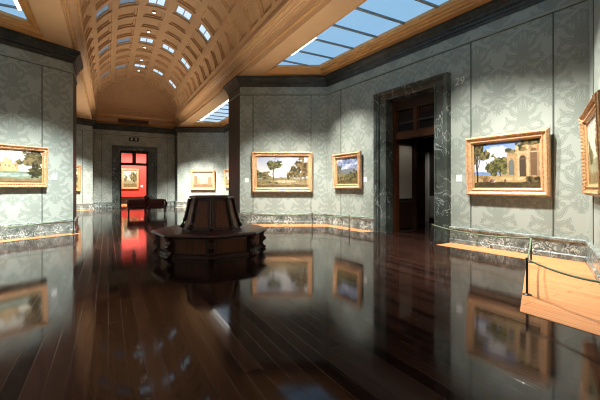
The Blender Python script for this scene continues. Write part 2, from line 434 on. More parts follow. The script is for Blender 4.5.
# ------------------------------------------------------------------ vault with stepped coffers
RV = 2.4; ZS = 6.05; PITCH = 1.0125; Y0 = 14.3
PH0, PH1 = R(6), R(174); NR = 7; DPH = (PH1 - PH0) / NR
def vp(phi, y, dep):
    r = RV + dep; return (CX + r * math.cos(phi), y, ZS + r * math.sin(phi))
mb = MB()
def ring(c, h0, h1):
    """c: cell (phi a, phi b, y a, y b); h: (inset metres phi, inset y, depth)"""
    a, b, ya, yb = c
    def rect(h):
        return a + h[0] / RV, b - h[0] / RV, ya + h[1], yb - h[1], h[2]
    A, B = rect(h0), rect(h1); n = 5
    for i in range(n):
        t0, t1 = i / n, (i + 1) / n
        def P(r, t, e): return vp(r[0] + (r[1] - r[0]) * t, r[2] if e == 0 else r[3], r[4])
        mb.face([P(A, t0, 0), P(B, t0, 0), P(B, t1, 0), P(A, t1, 0)])
        mb.face([P(A, t0, 1), P(A, t1, 1), P(B, t1, 1), P(B, t0, 1)])
    mb.face([vp(A[0], A[2], A[4]), vp(A[0], A[3], A[4]), vp(B[0], B[3], B[4]), vp(B[0], B[2], B[4])])
    mb.face([vp(A[1], A[2], A[4]), vp(B[1], B[2], B[4]), vp(B[1], B[3], B[4]), vp(A[1], A[3], A[4])])
def panel(m, c, h, n=5):
    a, b, ya, yb = c; p0, p1 = a + h[0] / RV, b - h[0] / RV
    for i in range(n):
        q0, q1 = p0 + (p1 - p0) * i / n, p0 + (p1 - p0) * (i + 1) / n
        m.face([vp(q0, ya + h[1], h[2]), vp(q0, yb - h[1], h[2]), vp(q1, yb - h[1], h[2]), vp(q1, ya + h[1], h[2])])
steps = [(0, 0, 0), (.125, .115, 0), (.13, .12, .055), (.195, .185, .058), (.20, .19, .11)]
winc = []; lampc = []
NLO, NHI = -20, 10
for n in range(NLO, NHI + 1):
    yc = Y0 + n * PITCH
    for r in range(NR):
        c = (PH0 + r * DPH, PH0 + (r + 1) * DPH, yc - PITCH / 2, yc + PITCH / 2)
        for h0, h1 in zip(steps, steps[1:]): ring(c, h0, h1)
        if n % 4 == 0 and 1 <= r <= 5 and n >= -8: winc.append((c, r, n))
        panel(mb, c, steps[-1])
        if r == 3 and n % 2 and n >= -6: lampc.append(c)
ya, yb = Y0 + (NLO - .5) * PITCH, Y0 + (NHI + .5) * PITCH
for p0, p1, y0, y1 in ((0, PH0, ya, YF), (PH1, PI, ya, YF), (PH0, PH1, yb, YF)):
    nn = 4 if p1 - p0 < .5 else 40
    for i in range(nn):
        q0, q1 = p0 + (p1 - p0) * i / nn, p0 + (p1 - p0) * (i + 1) / nn
        mb.face([vp(q0, y0, 0), vp(q0, y1, 0), vp(q1, y1, 0), vp(q1, y0, 0)])
# raised arch moulding against the lunette
rows = []
for k2 in range(41):
    ph = PI * k2 / 40
    rows.append([vp(ph, YF - .16, 0), vp(ph, YF - .16, -.07), vp(ph, YF - .05, -.09), vp(ph, YF - .05, -.16), vp(ph, YF, -.17)])
mb.grid(rows, smooth=False)
struct(mb.build('ceiling', M['vault']))
# panes of the vault: glazed coffers
wi = 1
for c, r, n in winc:
    fr = MB(); a, b, ya, yb = c; h = (.215, .215, .10)
    # frame border standing in the coffer
    ia = (.205, .20, .105); ib = (.235, .23, .105)
    A = (a + ia[0] / RV, b - ia[0] / RV, ya + ia[1], yb - ia[1]); B = (a + ib[0] / RV, b - ib[0] / RV, ya + ib[1], yb - ib[1])
    d = .07
    for (p, q) in (((A[0], A[2]), (A[0], A[3])), ((A[0], A[3]), (A[1], A[3])), ((A[1], A[3]), (A[1], A[2])), ((A[1], A[2]), (A[0], A[2]))):
        def inn(z):
            return (B[0] if abs(z[0] - A[0]) < 1e-6 else B[1], B[2] if abs(z[1] - A[2]) < 1e-6 else B[3])
        p2, q2 = inn(p), inn(q)
        fr.face([vp(*p, d), vp(*q, d), vp(*q2, d), vp(*p2, d)])
        fr.face([vp(*p2, d), vp(*q2, d), vp(*q2, d + .04), vp(*p2, d + .04)])
    mid = (B[0] + B[1]) / 2
    fr.face([vp(mid - .008, B[2], d), vp(mid - .008, B[3], d), vp(mid + .008, B[3], d), vp(mid + .008, B[2], d)])
    fo = struct(fr.build('window_%d' % wi, M['vframe']))
    gl = MB(); panel(gl, (B[0], B[1], B[2], B[3]), (0, 0, d + .025), 3)
    g = gl.build('pane', M['vwin'] if r <= 3 else M['vwin_dim'], fo)
    wi += 1
# crown downlights
crown = MB()
names = ['nearest the camera end', 'second', 'third', 'fourth', 'fifth', 'sixth', 'seventh', 'eighth', 'ninth', 'tenth']
lampc = sorted(lampc, key=lambda c: -c[2])
proto = None
ordw = ['farthest', 'second farthest', 'third farthest', 'fourth farthest', 'fifth farthest', 'sixth farthest', 'seventh farthest', 'eighth farthest', 'ninth farthest']
for i, c in enumerate(lampc):
    if i >= 6: break
    y = (c[2] + c[3]) / 2; z = ZS + RV + .107
    if proto is None:
        t = thing('recessed_downlight', '', 'ceiling light', (CX, y, z), 0, 'small downlights along the vault crown')
        b_ = MB(); b_.lathe([(.085, 0), (.085, -.05), (.06, -.055), (.055, -.02)], 16); b_.build('housing', M['lampbody'], t)
        b_ = MB(); b_.lathe([(.001, -.045), (.055, -.045), (.055, -.03)], 16); b_.build('lens', M['lamp'], t)
        proto = t
    else:
        t = proto.copy(); COL.objects.link(t)
        for ch in proto.children:
            q = ch.copy(); COL.objects.link(q); q.parent = t
        t.location = (CX, y, z)
    t['label'] = 'small bright downlight in the vault crown, %s from the camera' % ordw[i]

# beams / entablature, both sides and across the far end
uo = [(4.2, YB), (4.2, YF), (-.9, YF), (-.9, YB)]
prof = [(0, 5.35), (0, 5.50), (.03, 5.50), (.03, 5.54), (.05, 5.56), (.05, 5.72), (.085, 5.72), (.085, 5.755), (.11, 5.77), (.11, 5.80), (.16, 5.83), (.16, 5.86), (.22, 5.88), (.22, 5.91), (.245, 5.92), (.28, 5.96), (.28, 6.0),
        (.235, 6.0), (.22, 5.95), (.15, 5.95), (.15, 6.06)]
mb = MB(); mb.sweep(uo, prof)
struct(mb.build('trim_70', M['beam']))
mb = MB(); mb.sweep(uo, [(.225, 5.875), (.25, 5.87), (.262, 5.885), (.262, 5.9), (.25, 5.915), (.225, 5.915)]); struct(mb.build('trim_72', M['goldbead']))
mb = MB(); mb.sweep(uo, [(.04, 5.50), (.058, 5.497), (.066, 5.51), (.058, 5.525), (.04, 5.525)]); struct(mb.build('trim_73', M['goldbead']))
# lunette wall and back lunette
for nm, y in (('wall_far_lunette', YF), ('wall_back_lunette', YB)):
    mb = MB(); P = [(CX + RV * math.cos(PI * i / 48), y, ZS + RV * math.sin(PI * i / 48)) for i in range(49)]
    P = [(CX + RV + .02, y, 5.9)] + P + [(CX - RV - .02, y, 5.9)]
    mb.face(P if y > 0 else list(reversed(P)))
    struct(mb.build(nm, M['vault']))
mb = MB(); mb.sweep([(4.05, YF), (-.75, YF)], [(.0, 6.0), (.05, 6.0), (.05, 6.28), (.09, 6.31), (.09, 6.36), (.02, 6.4), (0, 6.4)], caps=True)
struct(mb.build('trim_71', M['beam']))

# ------------------------------------------------------------------ bay ceilings with glazed laylights
def inset_poly(P, offs):
    n = len(P); L_ = []
    for i in range(n):
        p, q = Vector(P[i]), Vector(P[(i + 1) % n]); d = (q - p).normalized(); L_.append((p + Vector((-d.y, d.x)) * offs[i], d))
    out = []
    for i in range(n):
        (p, d), (q, e) = L_[i - 1], L_[i]; den = d.x * e.y - d.y * e.x
        t = ((q.x - p.x) * e.y - (q.y - p.y) * e.x) / den; out.append(p + d * t)
    return out
def bay(P, hall_i, idx, glassmat, ybars, side):
    """P counterclockwise plan polygon, hall_i the index of the edge along the hall"""
    rings = [(0, 0, 5.35), (.37, .60, 5.35), (.37, .60, 5.40), (.42, .66, 5.405), (.44, .68, 5.45), (.50, .76, 5.455), (.51, .77, 5.50), (.55, .86, 5.52), (.55, .86, 5.62)]
    mb = MB(); prev = None
    for k_, (wo, ho, h) in enumerate(rings):
        q = [(v.x, v.y, h) for v in inset_poly(P, [ho if i == hall_i else wo for i in range(len(P))])]
        if prev:
            for i in range(len(P)):
                j = (i + 1) % len(P)
                mb.face([prev[i], q[i], q[j], prev[j]], 1 if (i != hall_i or k_ > 1) else 0)
        prev = q
    struct(mb.build('ceiling_bay_%d' % idx if False else 'trim_%d' % (80 + idx), [M['beam'], M['laylight']]))
    g = MB(); hole = inset_poly(P, [.86 if i == hall_i else .55 for i in range(len(P))])
    g.face([(v.x, v.y, 5.6) for v in reversed(hole)])
    win = struct(g.build('window_%d' % (90 + idx), glassmat))
    # glazing bars across the bay
    xs = [v.x for v in hole]; ys = [v.y for v in hole]
    b_ = MB()
    for y in ybars:
        cut = []
        for i in range(len(hole)):
            p, q = hole[i], hole[(i + 1) % len(hole)]
            if (p.y - y) * (q.y - y) < 0: cut.append(p.x + (q.x - p.x) * (y - p.y) / (q.y - p.y))
        if len(cut) == 2:
            x0, x1 = sorted(cut); b_.box(((x0 + x1) / 2, y, 5.578), (x1 - x0, .065, .04))
    b_.build('glazing_bar', M['bar'], win)
    return hole
bay([A0, DR, CR, PR], 3, 1, M['sky'], [2.6 + .97 * i for i in range(9)], 1)
bay([B0, B1, B2, B3], 3, 2, M['sky_far'], [14.4 + 1.0 * i for i in range(10)], 1)
bay([PL, CL, DL, NL], 3, 3, M['sky'], [2.6 + .97 * i for i in range(9)], -1)
bay([L3, L2, L1, L0], 3, 4, M['sky_far'], [14.2 + .97 * i for i in range(10)], -1)
# linear lamps on the laylight frame
def strip(name, x, y0, y1, label, z=5.555, wd=.07):
    t = thing(name, label, 'ceiling light', (x, (y0 + y1) / 2, z))
    L_ = y1 - y0
    b_ = MB(); b_.box((0, 0, .022), (wd + .02, L_, .025)); b_.build('housing', M['white'], t)
    b_ = MB(); b_.grid([[(wd / 2 * math.cos(PI + PI * k_ / 8), yy_, .0095 + .03 * math.sin(PI + PI * k_ / 8)) for k_ in range(9)] for yy_ in (-L_ / 2 + .01, L_ / 2 - .01)]); b_.build('tube', M['tube'], t)
strip('linear_lamp', 5.11, 8.25, 9.75, 'thin bright linear lamp on the edge of the blue skylight above the right bay')
strip('linear_lamp', 5.13, 15.9, 22.0, 'long bright linear lamp beside the pale skylight behind the right pier', wd=.13)
strip('linear_lamp', -1.83, 9.6, 10.4, 'short bright lamp beside the blue skylight above the left wall')

# ------------------------------------------------------------------ doorways
def surround(name, w, s0, s1, h1, o0, o1, oh, mat):
    """marble surround standing proud of the wall"""
    mb = MB()
    def frame(a0, a1, ah, b0, b1, bh, p0, p1):
        # strip between inner rect a and outer rect b, offset p0 -> p1
        In = [(a0, 0), (a0, ah), (a1, ah), (a1, 0)]; Out = [(b0, 0), (b0, bh), (b1, bh), (b1, 0)]
        for i in range(3):
            mb.face([w.at(*In[i], p0), w.at(*In[i + 1], p0), w.at(*Out[i + 1], p1), w.at(*Out[i], p1)])
    def mid(t): return s0 + (o0 - s0) * t, s1 + (o1 - s1) * t, h1 + (oh - h1) * t
    seq = [(0, -.35), (0, .07), (.12, .09), (.14, .06), (.62, .06), (.64, .10), (.74, .12), (.78, .15), (1, .15), (1, 0)]
    for (t0, p0), (t1, p1) in zip(seq, seq[1:]):
        a = mid(t0); b = mid(t1); frame(*a, *b, p0, p1)
    # plinth blocks
    return mb
sur = struct(surround('door_1', WR, *D29, 2.50, 4.95, 4.13, M['surround']).build('door_1', M['surround']))
# wooden door case, transom with two panes, set back in the opening
mb = MB(); s0, s1, h1 = D29; P_ = -.30
def wbox(mb, w, sa, sb, ha, hb, p, th, mi=0): mb.box(w.at((sa + sb) / 2, (ha + hb) / 2, p), (sb - sa, th, hb - ha), w.rz, mi)
wbox(mb, WR, s0, s0 + .11, 0, h1, P_, .16); wbox(mb, WR, s1 - .11, s1, 0, h1, P_, .16)
bevel(mb.build('door_case', M['doorwood'], sur), .01)
mb = MB(); wbox(mb, WR, s0 + .11, s1 - .11, h1 - .32, h1, P_, .16); mb.build('header', M['darkwood'], sur)
mb = MB(); wbox(mb, WR, s0 + .11, s1 - .11, 2.74, 2.90, P_ + .02, .18)
wbox(mb, WR, (s0 + s1) / 2 - .05, (s0 + s1) / 2 + .05, 2.9, h1 - .32, P_ + .01, .12)
for a, b in ((s0 + .11, (s0 + s1) / 2 - .05), ((s0 + s1) / 2 + .05, s1 - .11)):
    wbox(mb, WR, a, a + .05, 2.9, h1 - .32, P_, .08); wbox(mb, WR, b - .05, b, 2.9, h1 - .32, P_, .08); wbox(mb, WR, a, b, 2.9, 2.96, P_, .08)
bevel(mb.build('transom', M['doorwood'], sur), .008)
for a, b in ((s0 + .16, (s0 + s1) / 2 - .1), ((s0 + s1) / 2 + .1, s1 - .16)):
    mb = MB(); wbox(mb, WR, a, b, 2.95, h1 - .33, P_, .012); mb.build('pane', M['glass'], sur)
# lobby behind the doorway (world axes: wall runs along Y near x=7.2)
mb = MB(); mb.box((9.6, 7.2, -.012), (4.6, 7.6, .02)); struct(mb.build('floor_lobby', M['floor']))
yl = WR.at(s0, 0).y + .02; yr = WR.at(s1, 0).y - .02
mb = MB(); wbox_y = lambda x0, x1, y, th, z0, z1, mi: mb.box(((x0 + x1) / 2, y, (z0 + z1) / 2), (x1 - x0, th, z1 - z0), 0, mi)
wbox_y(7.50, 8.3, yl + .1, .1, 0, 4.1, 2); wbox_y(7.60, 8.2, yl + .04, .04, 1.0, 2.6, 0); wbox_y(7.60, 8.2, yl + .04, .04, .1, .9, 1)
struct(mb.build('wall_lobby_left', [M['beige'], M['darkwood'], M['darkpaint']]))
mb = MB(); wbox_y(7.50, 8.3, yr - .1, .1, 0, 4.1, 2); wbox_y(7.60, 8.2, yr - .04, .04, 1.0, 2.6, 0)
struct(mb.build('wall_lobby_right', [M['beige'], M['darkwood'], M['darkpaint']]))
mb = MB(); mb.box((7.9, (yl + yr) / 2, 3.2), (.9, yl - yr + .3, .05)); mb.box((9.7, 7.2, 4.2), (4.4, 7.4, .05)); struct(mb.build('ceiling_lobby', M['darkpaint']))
mb = MB(); mb.box((8.3, yl + .02, 1.45), (.1, .16, 2.9)); mb.box((8.3, yr - .02, 1.45), (.1, .16, 2.9)); mb.box((8.3, (yl + yr) / 2, 2.98), (.1, yl - yr + .2, .3))
struct(mb.build('door_2', M['darkwood']))
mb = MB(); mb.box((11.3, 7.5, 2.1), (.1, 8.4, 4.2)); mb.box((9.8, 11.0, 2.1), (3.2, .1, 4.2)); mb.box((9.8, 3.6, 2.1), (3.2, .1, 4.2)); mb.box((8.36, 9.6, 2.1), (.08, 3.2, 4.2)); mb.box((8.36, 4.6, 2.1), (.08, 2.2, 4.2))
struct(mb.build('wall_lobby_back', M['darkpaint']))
mb = MB(); mb.box((11.2, 9.62, 1.38), (.1, .13, 2.76)); mb.box((11.2, 10.75, 1.38), (.1, .13, 2.76)); mb.box((11.2, 10.18, 2.7), (.1, 1.0, .14))
cs = struct(mb.build('door_3', M['white']))
mb = MB(); mb.box((11.22, 10.18, 1.32), (.05, 1.0, 2.62)); mb.build('door_leaf', M['darkwood'], cs)
mb = MB(); mb.box((11.2, 9.2, .55), (.1, .55, .9)); mb.box((11.14, 9.2, .55), (.03, .45, .75))
struct(mb.build('trim_95', M['white']))

# far doorway into the red room
surf = struct(surround('door_4', WF, *DF, 1.02, 3.71, 4.02, M['surround']).build('door_4', M['surround']))
fx0, fx1, fh = -.8 + DF[0], -.8 + DF[1], DF[2]
mb = MB(); yy = YF + .25
for x0, x1, z0, z1 in ((fx0, fx0 + .09, 0, fh), (fx1 - .09, fx1, 0, fh), (fx0, fx1, fh - .14, fh), (fx0, fx1, 2.78, 2.95), (1.52 - .11, 1.52 + .11, 2.9, fh)):
    mb.box(((x0 + x1) / 2, yy, (z0 + z1) / 2), (x1 - x0, .14, z1 - z0))
bevel(mb.build('transom', M['darkwood'], surf), .008)
mb = MB(); RY = 31.0
mb.face([(-4, RY, .0), (8, RY, .0), (8, RY, 5), (-4, RY, 5)]); mb.face([(-4, YF + .4, 0), (-4, RY, 0), (-4, RY, 5), (-4, YF + .4, 5)]); mb.face([(8, RY, 0), (8, YF + .4, 0), (8, YF + .4, 5), (8, RY, 5)])
struct(mb.build('wall_red_room', M['red']))
mb = MB(); mb.face([(-4, YF + .4, 5), (-4, RY, 5), (8, RY, 5), (8, YF + .4, 5)]); mb.face([(-4, YF + .42, 0), (fx0 - .02, YF + .42, 0), (fx0 - .02, YF + .42, 5), (-4, YF + .42, 5)]); mb.face([(fx1 + .02, YF + .42, 0), (8, YF + .42, 0), (8, YF + .42, 5), (fx1 + .02, YF + .42, 5)])
struct(mb.build('ceiling_red_room', M['beige']))
mb = MB(); mb.box((2, RY - .03, .28), (12, .06, .56)); struct(mb.build('baseboard_red_room', M['darkwood']))
mb = MB(); mb.face([(-4, 26, -.001), (8, 26, -.001), (8, RY, -.001), (-4, RY, -.001)]); struct(mb.build('floor_red_room', M['border']))

# ------------------------------------------------------------------ paintings (painted by colour attribute on a fine canvas grid)
def vnoise(x, y, sc, seed, octv=4):
    rng = np.random.RandomState(seed); T = rng.rand(64, 64); out = np.zeros_like(x); amp = 1; tot = 0
    for o in range(octv):
        X = (x * sc * 2 ** o) % 63; Yq = (y * sc * 2 ** o) % 63
        xi = X.astype(int); yi = Yq.astype(int); fx = X - xi; fy = Yq - yi
        fx = fx * fx * (3 - 2 * fx); fy = fy * fy * (3 - 2 * fy)
        v = (T[xi, yi] * (1 - fx) + T[(xi + 1) % 64, yi] * fx) * (1 - fy) + (T[xi, (yi + 1) % 64] * (1 - fx) + T[(xi + 1) % 64, (yi + 1) % 64] * fx) * fy
        out += v * amp; tot += amp; amp *= .55
    return out / tot
def sm(e0, e1, x):
    t = np.clip((x - e0) / (e1 - e0), 0, 1); return t * t * (3 - 2 * t)
class Art:
    def __init__(s, nx, ny, asp, seed):
        s.nx, s.ny = nx, ny
        s.x, s.y = np.meshgrid(np.linspace(0, 1, nx), np.linspace(0, 1, ny)); s.asp = asp; s.seed = seed
        s.c = np.zeros((ny, nx, 3)); s.k = 0
    def n(s, sc, o=4): s.k += 1; return vnoise(s.x * s.asp, s.y, sc, s.seed * 17 + s.k, o)
    def put(s, mask, col):
        m = np.clip(mask, 0, 1)[..., None]; col = np.array(col, float)
        s.c = s.c * (1 - m) + col * m
    def sky(s, top, bot, cloud, amt=.6, h0=.3):
        t = sm(h0, 1, s.y)[..., None]; s.c = np.array(bot) * (1 - t) + np.array(top) * t
        s.put(sm(.45, .68, s.n(3.2, 5)) * amt, cloud)
    def hills(s, h, amp, sc, col, col2=None):
        e = h + (vnoise(s.x * s.asp, s.x * 0 + .37 * s.k, sc, s.seed * 31 + s.k, 4) - .5) * amp; s.k += 1
        m = sm(.008, -.008, s.y - e)
        n = s.n(14)[..., None]; c2 = np.array(col2 if col2 else [q * 1.5 for q in col])
        c = np.array(col) * (1 - n) + c2 * n
        mm = m[..., None]; s.c = s.c * (1 - mm) + c * mm
    def blob(s, cx, cy, rx, ry, col, col2, rough=.9, sc=7):
        d = np.sqrt(((s.x - cx) / rx) ** 2 + ((s.y - cy) / ry) ** 2) + (s.n(sc, 4) - .5) * rough * 2
        m = sm(1.04, .94, d)[..., None]; n = sm(.3, .7, s.n(16, 3))[..., None]
        s.c = s.c * (1 - m) + (np.array(col) * (1 - n) + np.array(col2) * n) * m
    def trunk(s, x0, y0, x1, y1, w, col):
        t = np.clip((s.y - y0) / (y1 - y0 + 1e-6), 0, 1); xc = x0 + (x1 - x0) * t + .006 * np.sin(t * 9)
        m = sm(w, w * .5, np.abs(s.x - xc)) * (s.y > y0) * (s.y < y1); s.put(m, col)
    def rect(s, x0, x1, y0, y1, col, v=.3):
        n = (1 - v + 2 * v * s.n(18, 3))[..., None]
        m = (sm(x0 - .004, x0 + .004, s.x) * sm(x1 + .004, x1 - .004, s.x) * sm(y0 - .004, y0 + .004, s.y) * sm(y1 + .004, y1 - .004, s.y))[..., None]
        s.c = s.c * (1 - m) + np.array(col) * n * m
    def arch(s, x0, x1, y0, y1, col):
        r = (x1 - x0) / 2; cx = (x0 + x1) / 2; ys = y1 - r * s.asp
        m = ((np.abs(s.x - cx) < r) & (s.y > y0) & (s.y < ys)) | (((s.x - cx) ** 2 + ((s.y - ys) / s.asp) ** 2) < r * r) & (s.y >= ys)
        s.put(m.astype(float), col)

def art_ruins():
    a = Art(180, 120, 1.4, 3)
    a.sky((.15, .25, .52), (.62, .62, .62), (.66, .62, .60), .9, .3)
    a.blob(.35, .8, .2, .1, (.5, .47, .46), (.78, .74, .70), 1.1)
    a.hills(.36, .04, 3, (.13, .21, .38)); a.hills(.29, .05, 4, (.26, .19, .08), (.48, .34, .16))
    a.blob(.43, .50, .17, .2, (.022, .03, .012), (.17, .16, .055), 1.1); a.blob(.33, .44, .10, .11, (.03, .04, .014), (.16, .14, .05), 1.1); a.blob(.5, .6, .07, .1, (.03, .035, .012), (.22, .19, .07), 1.1); a.trunk(.42, .25, .43, .42, .010, (.04, .025, .015))
    a.rect(.53, .67, .26, .76, (.36, .24, .125), .5); a.arch(.555, .635, .28, .60, (.13, .15, .13)); a.blob(.58, .80, .08, .05, (.04, .045, .02), (.16, .14, .06), 1.1)
    a.rect(.655, .99, .22, .9, (.40, .255, .125), .55); a.arch(.715, .80, .24, .68, (.07, .05, .035)); a.rect(.685, .705, .22, .86, (.50, .36, .21)); a.rect(.815, .84, .22, .92, (.54, .39, .23)); a.arch(.865, .95, .26, .82, (.15, .09, .05)); a.rect(.955, .975, .22, .92, (.30, .19, .10))
    a.blob(.88, .94, .16, .07, (.03, .035, .015), (.18, .14, .06), 1.2); a.rect(.655, .99, .73, .755, (.48, .35, .2)); a.rect(.655, .99, .60, .61, (.22, .14, .08)); a.blob(.75, .83, .07, .05, (.05, .05, .02), (.2, .16, .07), 1.2)
    a.hills(.23, .06, 5, (.26, .18, .07), (.56, .40, .19)); a.blob(.2, .22, .1, .07, (.15, .08, .035), (.3, .19, .08)); a.blob(.62, .2, .2, .03, (.4, .28, .13), (.6, .44, .23))
    a.trunk(.05, .1, .055, .85, .019, (.022, .016, .012)); a.trunk(.05, .42, .15, .8, .009, (.025, .018, .012)); a.blob(.07, .86, .13, .14, (.022, .024, .01), (.15, .12, .05), 1.3); a.blob(.15, .72, .09, .10, (.03, .03, .012), (.18, .15, .06), 1.3); a.blob(.03, .6, .06, .1, (.03, .03, .012), (.16, .13, .05), 1.2)
    a.hills(.13, .08, 5, (.022, .016, .009), (.12, .085, .035)); a.blob(.33, .17, .028, .05, (.28, .2, .15), (.6, .54, .46), .5); a.blob(.29, .15, .03, .04, (.08, .05, .04), (.25, .12, .08), .5); a.blob(.5, .15, .016, .045, (.07, .03, .02), (.2, .09, .06), .4); a.blob(.17, .17, .03, .06, (.06, .04, .03), (.16, .1, .06), .6)
    a.blob(.9, .17, .11, .06, (.03, .026, .012), (.15, .10, .045)); a.trunk(.76, .06, .88, .24, .008, (.05, .035, .02)); a.trunk(.85, .1, .78, .2, .006, (.3, .2, .1))
    return a
def art_storm():
    a = Art(110, 110, 1.05, 5)
    a.sky((.13, .19, .36), (.36, .43, .60), (.62, .67, .78), .95, .35)
    a.blob(.5, .86, .35, .1, (.10, .13, .22), (.22, .28, .42), .9); a.blob(.88, .62, .2, .12, (.16, .20, .32), (.3, .36, .5), .9)
    a.hills(.55, .36, 2, (.11, .13, .16), (.24, .26, .28)); a.blob(.08, .52, .17, .22, (.06, .066, .055), (.17, .17, .13), 1.1)
    a.hills(.40, .2, 3, (.085, .09, .055), (.28, .25, .14)); a.hills(.30, .15, 4, (.06, .06, .026), (.30, .25, .10)); a.blob(.62, .30, .22, .12, (.025, .032, .014), (.16, .15, .06), 1.2)
    a.blob(.9, .36, .14, .16, (.03, .035, .016), (.22, .16, .06), 1.2); a.blob(.25, .22, .2, .08, (.04, .04, .018), (.26, .2, .09), 1.1); a.hills(.14, .1, 5, (.035, .028, .012), (.2, .145, .06)); a.c *= .85; return a
def art_tree():
    a = Art(150, 90, 1.65, 7)
    a.sky((.36, .40, .50), (.60, .58, .53), (.64, .62, .60), .7, .25)
    a.hills(.33, .05, 3, (.25, .26, .27), (.36, .35, .32)); a.hills(.29, .14, 2.5, (.13, .115, .05), (.31, .26, .13)); a.blob(.1, .40, .17, .15, (.05, .052, .024), (.2, .17, .08), 1.1); a.blob(.22, .33, .1, .07, (.06, .06, .028), (.24, .2, .1), 1.1)
    a.trunk(.325, .2, .33, .66, .012, (.06, .045, .028)); a.blob(.33, .74, .13, .15, (.035, .042, .016), (.18, .17, .075), 1.1); a.blob(.25, .78, .07, .08, (.04, .048, .02), (.18, .165, .07), 1.1); a.blob(.42, .76, .06, .09, (.04, .048, .02), (.18, .165, .07), 1.1); a.blob(.3, .62, .05, .05, (.04, .045, .02), (.16, .14, .06), 1.1)
    a.blob(.92, .62, .19, .38, (.04, .034, .016), (.23, .16, .075), 1.1); a.blob(.76, .46, .12, .2, (.05, .046, .02), (.22, .165, .08), 1.2); a.blob(.69, .36, .08, .1, (.06, .055, .025), (.24, .19, .09), 1.1); a.trunk(.86, .15, .88, .6, .012, (.2, .14, .08)); a.trunk(.95, .15, .94, .6, .014, (.1, .07, .04))
    a.hills(.22, .12, 3, (.14, .105, .05), (.42, .33, .18)); a.blob(.55, .2, .25, .035, (.4, .31, .18), (.55, .46, .31), .6); a.blob(.2, .16, .2, .04, (.09, .075, .03), (.22, .18, .08), .8); a.hills(.09, .07, 4, (.07, .048, .022), (.24, .175, .085)); return a
def art_castle():
    a = Art(150, 90, 1.7, 11)
    a.sky((.62, .60, .54), (.80, .72, .55), (.80, .76, .68), .6, .3)
    a.hills(.36, .06, 3, (.20, .24, .22), (.34, .36, .30)); a.blob(.2, .4, .25, .1, (.08, .09, .05), (.2, .19, .1))
    a.rect(.45, .52, .34, .62, (.42, .30, .15), .4); a.rect(.52, .62, .34, .72, (.5, .36, .19), .4); a.rect(.62, .70, .34, .60, (.44, .31, .16), .4); a.rect(.54, .57, .7, .76, (.48, .35, .18)); a.rect(.65, .68, .58, .65, (.44, .31, .16))
    for q_ in (.54, .58, .66, .48): a.rect(q_, q_ + .012, .48, .55, (.16, .11, .06))
    a.hills(.34, .03, 4, (.10, .14, .10), (.26, .30, .2)); a.blob(.6, .24, .35, .05, (.20, .28, .25), (.34, .40, .34), .5)
    a.blob(.91, .72, .15, .27, (.03, .032, .016), (.13, .105, .05), .9); a.blob(.80, .66, .09, .13, (.05, .048, .025), (.2, .155, .07), 1.0); a.trunk(.87, .15, .88, .6, .02, (.03, .022, .015)); a.trunk(.94, .15, .93, .6, .014, (.03, .022, .015)); a.blob(.93, .34, .12, .14, (.025, .026, .013), (.09, .08, .035))
    a.hills(.14, .08, 4, (.10, .075, .035), (.30, .22, .11)); a.hills(.05, .05, 4, (.05, .035, .018), (.2, .14, .07)); return a
def art_harbour():
    a = Art(90, 60, 1.4, 13)
    a.sky((.62, .55, .46), (.88, .68, .42), (.85, .74, .6), .6, .3); a.hills(.3, .05, 3, (.5, .38, .26), (.62, .48, .33)); a.rect(.05, .22, .25, .75, (.42, .27, .15)); a.rect(.75, .95, .25, .68, (.5, .33, .19)); a.rect(.26, .32, .25, .6, (.46, .31, .18))
    a.hills(.22, .06, 5, (.25, .14, .07), (.5, .33, .18)); a.c *= .5; return a
def art_wood(seed=17):
    a = Art(90, 60, 1.3, seed)
    a.sky((.36, .38, .34), (.66, .60, .42), (.62, .58, .48), .6, .3); a.hills(.4, .12, 3, (.20, .2, .12), (.36, .33, .18)); a.blob(.78, .6, .25, .33, (.035, .04, .018), (.17, .15, .07)); a.blob(.15, .5, .16, .2, (.05, .05, .02), (.2, .17, .08)); a.hills(.2, .15, 4, (.08, .06, .025), (.32, .24, .1)); return a

def paintmat(name):
    m, N, L, b = newmat(name)
    at = N.new('ShaderNodeVertexColor'); at.layer_name = 'Col'; L.new(at.outputs['Color'], b.inputs['Base Color'])
    b.inputs['Roughness'].default_value = .45; b.inputs['Specular IOR Level'].default_value = .25
    return m
M['paint'] = paintmat('oil paint')

